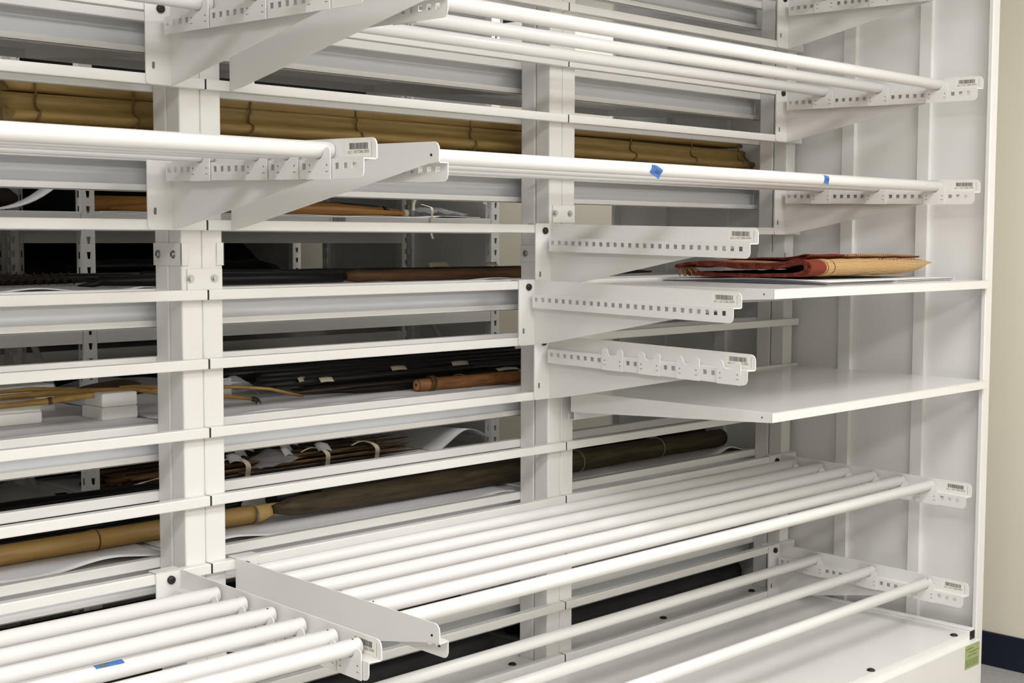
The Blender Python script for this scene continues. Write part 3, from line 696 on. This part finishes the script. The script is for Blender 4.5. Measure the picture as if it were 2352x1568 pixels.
for x in (.912, .918, .926): part('binding', MB().tube([(x+.004*math.sin(q), .268-(x-.868)*.06+.0205*math.cos(q), zs7+.0200+.0205*math.sin(q)) for q in (2*PI*j/16 for j in range(17))], .0032, 6, caps=False), 'club', t)
part('cord', MB().tube([(1.00+.025*math.sin(q/2)+.004*j, .262+.0205*math.cos(q), zs7+.019+.0205*math.sin(q)) for j, q in enumerate(2*PI*j/16 for j in range(15))], .0028, 6), 'club', t)
tagcard(t, 1.235, .262, zs7+.043, .085, .018, -.06, .35)
part('string', MB().tube([(1.275+.004*math.sin(q), .244+.0205*math.cos(q), zs7+.0190+.0205*math.sin(q)) for q in (2*PI*j/14 for j in range(15))], .0013, 5, caps=False), 'ribbon', t)
# dark things on the right-hand bay shelf seen over the bare shelf
for k, (x0, x1, y, h) in enumerate(((1.9, 2.40, .50, .020), (1.75, 2.38, .60, .024))):
    p, r_ = knobby((x0, y, zs7+h-.004), (x1, y, zs7+h-.004), h*.95, h*.8, 10, .12, .004, 70+k)
    rod('carved_club', 'ebony', ['front dark carved club on the rear shelf of the right-hand bay', 'back dark carved club on the rear shelf of the right-hand bay'][k], 'club', p, r_)
# bamboo pole and brown poles
t = thing('bamboo_pole', 'thick yellow bamboo pole with notched cut end, lying on the lower rear shelf', 'bamboo pole', (-.3, .335, zs9))
def bnode(x): return .0245*(1 + .10*math.exp(-((x+.115)/.010)**2) + .10*math.exp(-((x-.33)/.010)**2) + .1*math.exp(-((x+.62)/.01)**2))
xs_ = [-1.1 + .02*i for i in range(73)]
part('culm', MB().tube([(x, .338-.02*(x+.3)*.3, zs9+.0255) for x in xs_ if x <= .345], [bnode(x) for x in xs_ if x <= .345], 18), 'bamboo', t)
part('node_ring', MB().tube([(-.1175, .3345, zs9+.0255), (-.1145, .3345, zs9+.0255)], .0262, 18), 'club', t)
def tongue(u, v):
    x = .34 + .10*u; w = (1-u)**.8; q = math.radians(25 + (v-.5)*150*w + 40*u)
    return (x, .325 - .0245*math.cos(q), zs9 + .0255 + .0245*math.sin(q))
part('tongue', MB().grid(tongue, 12, 10, .0035), 'cut', t)
part('notch', MB().tube([(.27, .3025, zs9+.020), (.272, .3018, zs9+.020)], .012, 14), 'cut', t) if False else None
p, r_ = knobby((.385, .300, zs9+.037), (1.40, .285, zs9+.037), .026, .036, 20, .03, .002, 11); r_[0] = .012; r_[1] = .024
p2, r2_ = knobby((1.45, .285, zs9+.036), (2.375, .285, zs9+.033), .0355, .031, 16, .03, .001, 12)
t = thing('wooden_pole', 'long thick dark-brown wooden pole behind the notched bamboo, tied with white string', 'pole', (1.4, .30, zs9))
part('shaft', MB().tube(p + p2, r_ + r2_, 18), 'brown', t)
for x, rr in ((1.56, .037), (1.98, .036)):
    part('string', MB().tube([(x+.02*math.sin(q*.5), .285+rr*math.cos(q), zs9+.0345+rr*math.sin(q)) for q in (2*PI*j/18 for j in range(19))], .0018, 5, caps=False), 'string', t)
    part('bow_knot', MB().tube([(x-.03, .29, zs9+.072), (x, .285, zs9+.074), (x+.015, .28, zs9+.078), (x+.005, .28, zs9+.072)], .0016, 5), 'string', t)
p, r_ = knobby((.6, .40, zs9+.034), (2.40, .40, zs9+.034), .033, .0315, 22, .04, .002, 13)
rod('wooden_pole', 'umber', 'darker pole lying directly behind the dark-brown wooden pole', 'pole', p, r_)
p, r_ = knobby((.5, .475, zs9+.030), (2.30, .475, zs9+.030), .029, .027, 18, .04, .002, 14)
rod('wooden_pole', 'ebony', 'rearmost blackened pole on the lower rear shelf', 'pole', p, r_)
for k in range(6):
    y = .42 + .055*k; z = zs9 + .022 + .003*k
    p, r_ = knobby((-1.1, y, z), (.35+.04*(k % 3), y, z), .021, .019, 12, .06, .003, 80+k)
    rod('spear', 'ebony', 'black shaft behind the yellow bamboo, ' + DESC[k].replace('shelf edge', 'bamboo'), 'spear', p, r_, 'black shafts behind the yellow bamboo')
for k in range(4):
    y = .44 + .06*k; z = zs9 + .062 + .004*k
    p, r_ = knobby((-1.1, y, z), (.30+.05*(k % 3), y, z), .019, .018, 12, .06, .003, 90+k)
    rod('spear', 'ebony', 'black shaft of the upper layer behind the yellow bamboo, ' + DESC[k].replace('shelf edge', 'bamboo'), 'spear', p, r_, 'black shafts behind the yellow bamboo')
for k, x in enumerate((-.33, -.20)):
    solo('string_knot', MB().tube([(x-.02, .43, zs9+.064), (x, .425, zs9+.056), (x+.004, .42, zs9+.068), (x-.004, .425, zs9+.058), (x+.018, .43, zs9+.064)], .0013, 5), 'string', ['grey string knot on the black shafts, left one', 'grey string knot on the black shafts, right one'][k], 'string', (x, .43, zs9+.05))
# lowest shelf : brown rods
for k in range(7):
    y = .24 + .054*k; z = zs11 + .0225
    p, r_ = knobby((-1.1, y, z), (1.0+.05*(k % 3), y, z), .0215, .0205, 14, .04, .0015, 100+k)
    rod('wooden_rod', 'umber', 'dark brown rod on the lowest rear shelf, ' + DESC[k], 'rod', p, r_, 'dark brown rods on the lowest rear shelf')
for lay in (1, 2):
    for k in range(6 if lay == 1 else 5):
        y = .24 + .027*lay + .054*k; z = zs11 + .0225 + .039*lay
        p, r_ = knobby((-1.1, y, z), (.9+.05*(k % 3), y, z), .021, .020, 14, .04, .0012, 120+k+10*lay)
        rod('wooden_rod', 'umber', 'dark brown rod of the %s layer on the lowest rear shelf, ' % ['middle', 'top'][lay-1] + DESC[k].replace('shelf edge', 'front'), 'rod', p, r_, 'dark brown rods on the lowest rear shelf')
# dark rolls on the rear base
for k in range(10):
    x0, x1 = ((-1.1, 1.1), (1.3, 2.38))[k//5]; y = .225 + .092*(k % 5); r = .041
    p, r_ = knobby((x0, y, ZB+r), (x1, y, ZB+r), r*.95, r*.95, 16, .03, .001, 140+k)
    rod('wrapped_roll', 'drab', 'dark grey roll on the rear base shelf, %s, %s' % (['first', 'second', 'third', 'fourth', 'last'][k % 5] + ' from the posts', ['left and middle bays', 'right-hand bay'][k//5]), 'roll', p, r_, 'dark rolls on the rear base shelf', n=20)

# ------------------------------------------------------------------ goods on the slotted shelving
z1, z2, z3 = LV[1], LV[2], LV[3]
def slab(x0, x1, y0, y1, z, curl, label, nx=40):
    def fn(u, v):
        x = x0+(x1-x0)*u; y = y0+(y1-y0)*v
        return (x, y, z + .0035 + curl(u, v))
    return solo('foam_sheet', MB().grid(fn, nx, 10, .003), 'foam', label, 'foam sheet', ((x0+x1)/2, (y0+y1)/2, z), 'foam sheets on the slotted shelving')
slab(.52, 2.26, 1.455, 1.95, z1, lambda u, v: .0015*math.sin(30*u)*(1-v) + (.004 if u > .85 else 0), 'white foam sheet under the orange tapering bundle on the far shelf')
slab(-.6, .43, 1.455, 1.56, z1, lambda u, v: .135*max(0, (u-.70)/.30)**2.6, 'white foam sheet on the far shelf curling up beside the slotted post')
slab(2.02, 2.318, 1.462, 1.90, z3, lambda u, v: .075*math.sin(PI*min(1, u*.80))**1.6*(1-.35*v), 'white foam sheet arching up beyond the arrow bundle')
slab(.52, 2.0, 1.462, 1.95, z3, lambda u, v: .001*math.sin(20*u), 'white foam sheet under the arrow bundle')
slab(.52, .98, 1.458, 1.60, z3+.004, lambda u, v: .045*math.sin(PI*u)**1.5*(1-v), 'white foam strip arching beside the slotted post, low far shelf')
t = thing('barkcloth_roll', 'long tapering orange-brown roll with dark bands on the far shelf', 'roll', (1.2, 1.6, z1))
part('roll', MB().tube([(.56, 1.60, z1+.032), (.75, 1.60, z1+.031), (1.0, 1.60, z1+.032), (1.3, 1.60, z1+.033), (1.6, 1.60, z1+.030), (1.85, 1.60, z1+.024), (1.98, 1.60, z1+.019)], [.027, .029, .030, .029, .026, .019, .010], 16), 'orange', t)
part('flap', MB().tube([(.62, 1.57, z1+.016), (.8, 1.56, z1+.020), (1.2, 1.56, z1+.022), (1.6, 1.56, z1+.022), (1.93, 1.565, z1+.018)], [.006, .015, .018, .018, .007], 12), 'orange', t)
part('dark_band', MB().tube([(1.40, 1.605, z1+.045), (1.60, 1.602, z1+.041), (1.80, 1.60, z1+.036), (1.87, 1.60, z1+.030)], [.012, .018, .015, .010], 10), 'umber', t)
part('dark_band', MB().tube([(1.845, 1.595, z1+.022), (1.865, 1.595, z1+.021)], .0235, 12), 'umber', t)
part('wrapping_tail', MB().grid(lambda u, v: (1.96 + .28*u, 1.50 + .10*v, z1 + .012 + .030*math.sin(PI*(.25+.7*u))*math.sin(PI*(.1+.8*v)) + .006*math.sin(20*u+8*v)), 16, 8), 'poly', t)
part('ribbon', MB().grid(lambda u, v: (1.965 + .012*v + .02*u + .01*math.sin(6*u), 1.50-.053*min(1, u*3), z1 + .055 - .015*min(1, u*3) - .125*max(0, u-.3)/.7), 14, 2), 'ribbon', t)
part('ribbon', MB().grid(lambda u, v: (1.955 + .014*v - .012*u + .03*u*u, 1.535, z1 + .03 + .055*u), 6, 2), 'ribbon', t)
part('binding', MB().tube([(1.945, 1.585, z1+.020), (1.968, 1.585, z1+.020)], .0145, 12), 'ribbon', t)
t = thing('hanging_tag', 'small cream tag hanging from the shelf lip near the right slotted post', 'tag', (2.285, 1.447, z1+.06))
part('card', MB().box(2.270, 2.292, 1.446, 1.447, z1+.060, z1+.105), 'ribbon', t)
part('string', MB().tube([(2.281, 1.4465, z1+.10), (2.283, 1.4475, z1+.25), (2.283, 1.449, LV[0]-.062)], .001, 5), 'ribbon', t)
# arrows
rnd = random.Random(9); names = 0
for k in range(36):
    lay = k // 12; j = k % 12
    y = 1.495 + .0225*j + .009*lay; z = z3 + .012 + .017*lay; x1 = 1.60 + rnd.uniform(.0, .44); x0 = .56 + rnd.uniform(0, .12)
    ro = ['foremost', 'second', 'third', 'fourth', 'fifth', 'sixth', 'seventh', 'eighth', 'ninth', 'tenth', 'eleventh', 'rearmost'][j]
    p, r_ = knobby((x0, y+rnd.uniform(-.01, .01), z), (x1, y+rnd.uniform(-.015, .015), z+rnd.uniform(0, .006)), .0078, .0066, 6, .1, .001, 200+k); r_[-1] = .0012
    rod('arrow', 'reed' if rnd.random() < .45 else 'umber', '%s reed arrow in the %s layer of the tied bundle on the far low shelf' % (ro, ['bottom', 'middle', 'top'][lay]), 'arrow', p, r_, 'reed arrows in a tied bundle', n=7)
for k, x in enumerate((1.10, 1.465, 1.71)):
    t = thing('cotton_tie', 'white cotton tape round the arrow bundle, ' + ['left one', 'middle one', 'right one'][k], 'tie', (x, 1.62, z3))
    part('band', MB().grid(lambda u, v: (x + .022*(v-.5) + .01*math.sin(3*u), 1.62 - .150*math.cos(PI*(u-.08)*.86), z3 + .006 + .060*math.sin(PI*min(1, max(0, u)))**.55), 20, 2), 'ribbon', t)
    part('loose_end', MB().grid(lambda u, v: (x - .10*u, 1.50 + .012*v, z3 + .066 + .012*math.sin(PI*u)), 8, 2, .001), 'ribbon', t)
for k in range(9):
    x = 1.10 + .05*k + rnd.uniform(-.02, .02); y = 1.53 + .045*(k % 4); z = z3 + .070 + .010*(k % 4)
    mb = MB(); rz = rnd.uniform(-.4, .6)
    mb.grid(lambda u, v: (x+(u-.5)*.06, y+(u-.5)*.06*math.sin(rz)+(v-.5)*.03, z+(v-.5)*.026+.006*math.sin(u*4)), 4, 3, .0006)
    solo('paper_tag', mb, 'paper', 'curled white tag on the arrow bundle, ' + (DESC + ['ninth from the shelf edge'])[k].replace('the shelf edge', 'the left'), 'tag', (x, y, z), 'curled tags on the arrow bundle')
t = thing('polythene_bag', 'clear bag with a white slip on the left end of the arrow bundle', 'bag', (1.24, 1.49, z3+.05))
part('bag', MB().grid(lambda u, v: (1.15 + .19*u, 1.465 + .09*v, z3 + .03 + .045*math.sin(PI*(.1+.8*u))*v + .02*u + .004*math.sin(15*u+7*v)), 10, 8, .0008), 'poly', t)
# dark goods, with black bundles added to make the shelves look dark
def lump(name, m, label, cat, x0, x1, y, r, z, seed, sq=(1, .8)):
    p, r_ = knobby((x0, y, z+r*sq[1]), (x1, y, z+r*sq[1]), r*.9, r*.9, 12, .10, .004, seed); r_[0] *= .35; r_[-1] *= .35
    return rod(name, m, label, cat, p, r_, n=16, sq=sq)
lump('wrapped_roll', 'goods_and_fill', 'black wrapped bundle on the far shelf left of the curling sheet', 'roll', -.75, .22, 1.58, .055, z1+.006, 301)
lump('wrapped_roll', 'umber', 'short dark brown bundle in front of the curling sheet', 'roll', -.10, .36, 1.72, .05, z1+.006, 302)
lump('wrapped_roll', 'goods_and_fill', 'added black bundle darkening the left bay of the middle far shelf, front', 'roll', -1.2, .40, 1.60, .10, z2, 303)
lump('wrapped_roll', 'goods_and_fill', 'added black bundle darkening the left bay of the middle far shelf, back', 'roll', -1.2, .36, 1.84, .11, z2, 304)
lump('wrapped_roll', 'drab', 'grey cloth bundle right of the slotted post on the middle far shelf', 'roll', .55, 1.35, 1.60, .105, z2, 305)
lump('wrapped_roll', 'goods_and_fill', 'black bundle behind the grey cloth bundle', 'roll', .55, 1.55, 1.84, .13, z2, 306)
lump('club', 'ebony', 'black knobbed club lying on top of the grey cloth bundle', 'club', .58, .98, 1.62, .030, z2+.166, 307)
lump('wrapped_roll', 'goods_and_fill', 'added black roll darkening the low far shelf behind the arrow bundle', 'roll', .52, 1.70, 1.875, .085, z3, 308, (1, 2.6))
lump('wrapped_roll', 'goods_and_fill', 'added black roll darkening the low far shelf, left bay', 'roll', -1.3, .30, 1.84, .13, z3, 309, (1, 1.75))
lump('cane_tube', 'club', 'brown cane tube end on the low far shelf, left edge', 'tube', -.6, .03, 1.56, .028, z3+.001, 310)
for u, (y, zs) in enumerate(((2.3, (A(-.2), A(-.64), A(-1.1), .3)), (3.12, (A(-.2), A(-.62), A(-1.0), .5)), (3.76, (A(-.25), A(-.7), A(-1.1), .5)))):  # bundles added to darken the rows behind
    for b, (x0, x1) in enumerate(((-1.35, .42), (.52, 2.28))):
        for s_, z in enumerate(zs):
            if u == 0 and b == 1 and s_ in (1, 2): x1_ = 1.75
            else: x1_ = x1
            lump('wrapped_roll', 'goods_and_fill' if (u+b+s_) % 3 else 'drab', 'added dark bundle blackening the far shelving, %s row, %s bay, %s shelf' % (['second', 'third', 'last'][u], ['left', 'right'][b], ['top', 'upper', 'middle', 'bottom'][s_]), 'roll', x0, x1_, y, .145 if s_ else .18, z, 320+u*8+b*4+s_, (1.2, 1.15))
# wall fitting seen through the top gap
t = thing('wall_fitting', 'small white wall box with a dark slot, high on the right-hand wall', 'wall fitting', (2.86, 1.85, A(.32)))
part('case', MB().box(2.845, 2.8695, 1.77, 1.93, A(.22), A(.37), .004), 'white', t); part('slot', MB().box(2.8435, 2.8455, 1.79, 1.91, A(.325), A(.352)), 'black', t)

# ------------------------------------------------------------------ papers and folded textile on the front shelf
zs = R(5) - .008
def papers(x0, x1, y0, y1, k, label, wav, seed):
    rnd = random.Random(seed); t = thing('paper_stack', label, 'paper', ((x0+x1)/2, (y0+y1)/2, zs), 'papers under the textile'); z = zs + .0004
    for j in range(k):
        dx, dy = rnd.uniform(-.008, .008), rnd.uniform(-.008, .008); zz = z; g = 'paper' if j == k-1 or j % 2 else 'newsprint'
        part('paper_sheet', MB().grid(lambda u, v: (x0+dx+(x1-x0)*u, y0+dy+(y1-y0)*v, zz + .0008 + wav*math.sin(PI*v*1.3)*(1-u)**3*(.3+.7*j/k)), 12, 12, .0007), g, t)
        z += .0013
papers(1.585, 1.97, -.640, -.06, 7, 'stack of white padding paper under the left part of the folded textile', .007, 1)
papers(1.99, 2.385, -.615, -.10, 6, 'stack of white padding paper under the right end of the folded textile', .001, 2)
t = thing('folded_textile', 'folded dark-red woven textile with cream patterned ends, lying on padding paper', 'textile', (2.0, -.3, zs+.011))
z0 = zs + .0108
def ribbon(name, prof, x0, x1, th, m, ushift=0, vshift=0, tip=0, nx=44, yshift=0, zt_=.047):
    """cloth swept along x; prof = (y, z) points, already smooth"""
    # resample by arc length
    P_ = [Vector((0, a, b)) for a, b in prof]; S = [0]
    for a, b in zip(P_, P_[1:]): S.append(S[-1] + (b-a).length)
    n = 56; pts = []
    for i in range(n+1):
        s = S[-1]*i/n; k = max(0, min(len(S)-2, next((q for q in range(len(S)-1) if S[q+1] >= s-1e-9), len(S)-2)))
        f = (s-S[k])/(S[k+1]-S[k]); pts.append((P_[k].lerp(P_[k+1], f), s))
    for _ in range(3):
        pts = [pts[0]] + [((pts[i-1][0]+pts[i][0]*2+pts[i+1][0])/4, pts[i][1]) for i in range(1, n)] + [pts[-1]]
    mb = MB(); bm = mb.bm; uvl = bm.loops.layers.uv.new('UVMap'); smax = S[-1]
    zmid = sum(p.z for p, s in pts)/len(pts); grids = []
    for side in (0, 1):
        g = []
        for a in range(nx+1):
            row = []
            for i, (p, s) in enumerate(pts):
                q0, q1 = pts[max(i-1, 0)][0], pts[min(i+1, n)][0]; d = (q1-q0).normalized(); nr = Vector((0, -d.z, d.y))
                u = a/nx; xe = x1
                if tip: xe = x1 - tip*abs((p.y+.535)/.46)**1.5 - .022*((p.z-zmid)/.03)**2
                x = x0 + (xe-x0)*u; f = max(0, (x-2.05)/.30); z = p.z; yy = p.y - yshift*u
                if tip: z = p.z + (zt_-p.z)*min(.78, f**7*.78)
                w = .0014*math.sin(x*60+s*40)
                row.append((bm.verts.new((x + (.0035*math.sin(s*120) if u == 0 else 0), yy + nr.y*th*side*-1, z0 + z + nr.z*th*side*-1 + w*.6)), (x, s)))
            g.append(row)
        grids.append(g)
    def addf(vs_, mi, sm=True):
        f = bm.faces.new([v for v, _ in vs_]); f.smooth = sm; f.material_index = mi
        for lp, (_, c) in zip(f.loops, vs_): lp[uvl].uv = (c[0]+ushift, c[1]+vshift)
    mi0, mi1, mi2 = mb.mi(m[0]), mb.mi(m[1]), mb.mi(m[2])
    for side, g in enumerate(grids):
        for a in range(nx):
            for i in range(n): addf((g[a][i], g[a+1][i], g[a+1][i+1], g[a][i+1]), mi0 if side == 0 else mi1)
    A_, B_ = grids
    for i in range(n):
        addf((A_[0][i], A_[0][i+1], B_[0][i+1], B_[0][i]), mi2, False); addf((A_[nx][i], A_[nx][i+1], B_[nx][i+1], B_[nx][i]), mi0, False)
    for a in range(nx):
        for i in (0, n): addf((A_[a][i], A_[a+1][i], B_[a+1][i], B_[a][i]), mi2, False)
    return part(name, mb, 'textile', t)
loop = [(-.10, .0075), (-.30, .0065), (-.48, .0065), (-.535, .010), (-.556, .022), (-.560, .036), (-.552, .052), (-.536, .062), (-.51, .061), (-.47, .055), (-.38, .045), (-.28, .0465), (-.16, .051), (-.09, .047), (-.055, .035)]
ribbon('outer_layer', loop, 1.655, 2.362, .0085, ('textile', 'red', 'red'), tip=.05, vshift=-.42)
inner = [(-.14, .036), (-.22, .034), (-.30, .029), (-.38, .027), (-.46, .034), (-.51, .045), (-.535, .047), (-.541, .037), (-.532, .026), (-.50, .021), (-.43, .0165), (-.30, .0135), (-.16, .0135), (-.10, .016)]
ribbon('inner_layer', inner, 1.652, 2.02, .0095, ('red', 'red', 'red'))
back = [(-.06, .041), (-.16, .056), (-.26, .055), (-.34, .063), (-.385, .072), (-.398, .066), (-.385, .058), (-.33, .052), (-.26, .0505), (-.16, .051), (-.08, .044)]
ribbon('back_fold', [(a, b+.003) for a, b in back[::-1]], 1.90, 2.352, .004, ('textile', 'red', 'red'), tip=.02, ushift=-.30, yshift=.13, zt_=.060)
mb = MB()
for k in range(9):
    x = 1.648+.012*(k % 3); y = -.075-.008*k; mb.tube([(1.66, -.07-.006*k, z0+.030), (x, y, z0+.018), (x-.006, y-.012, z0+.004)], .0022, 5)
part('fringe', mb, 'reddish', t)
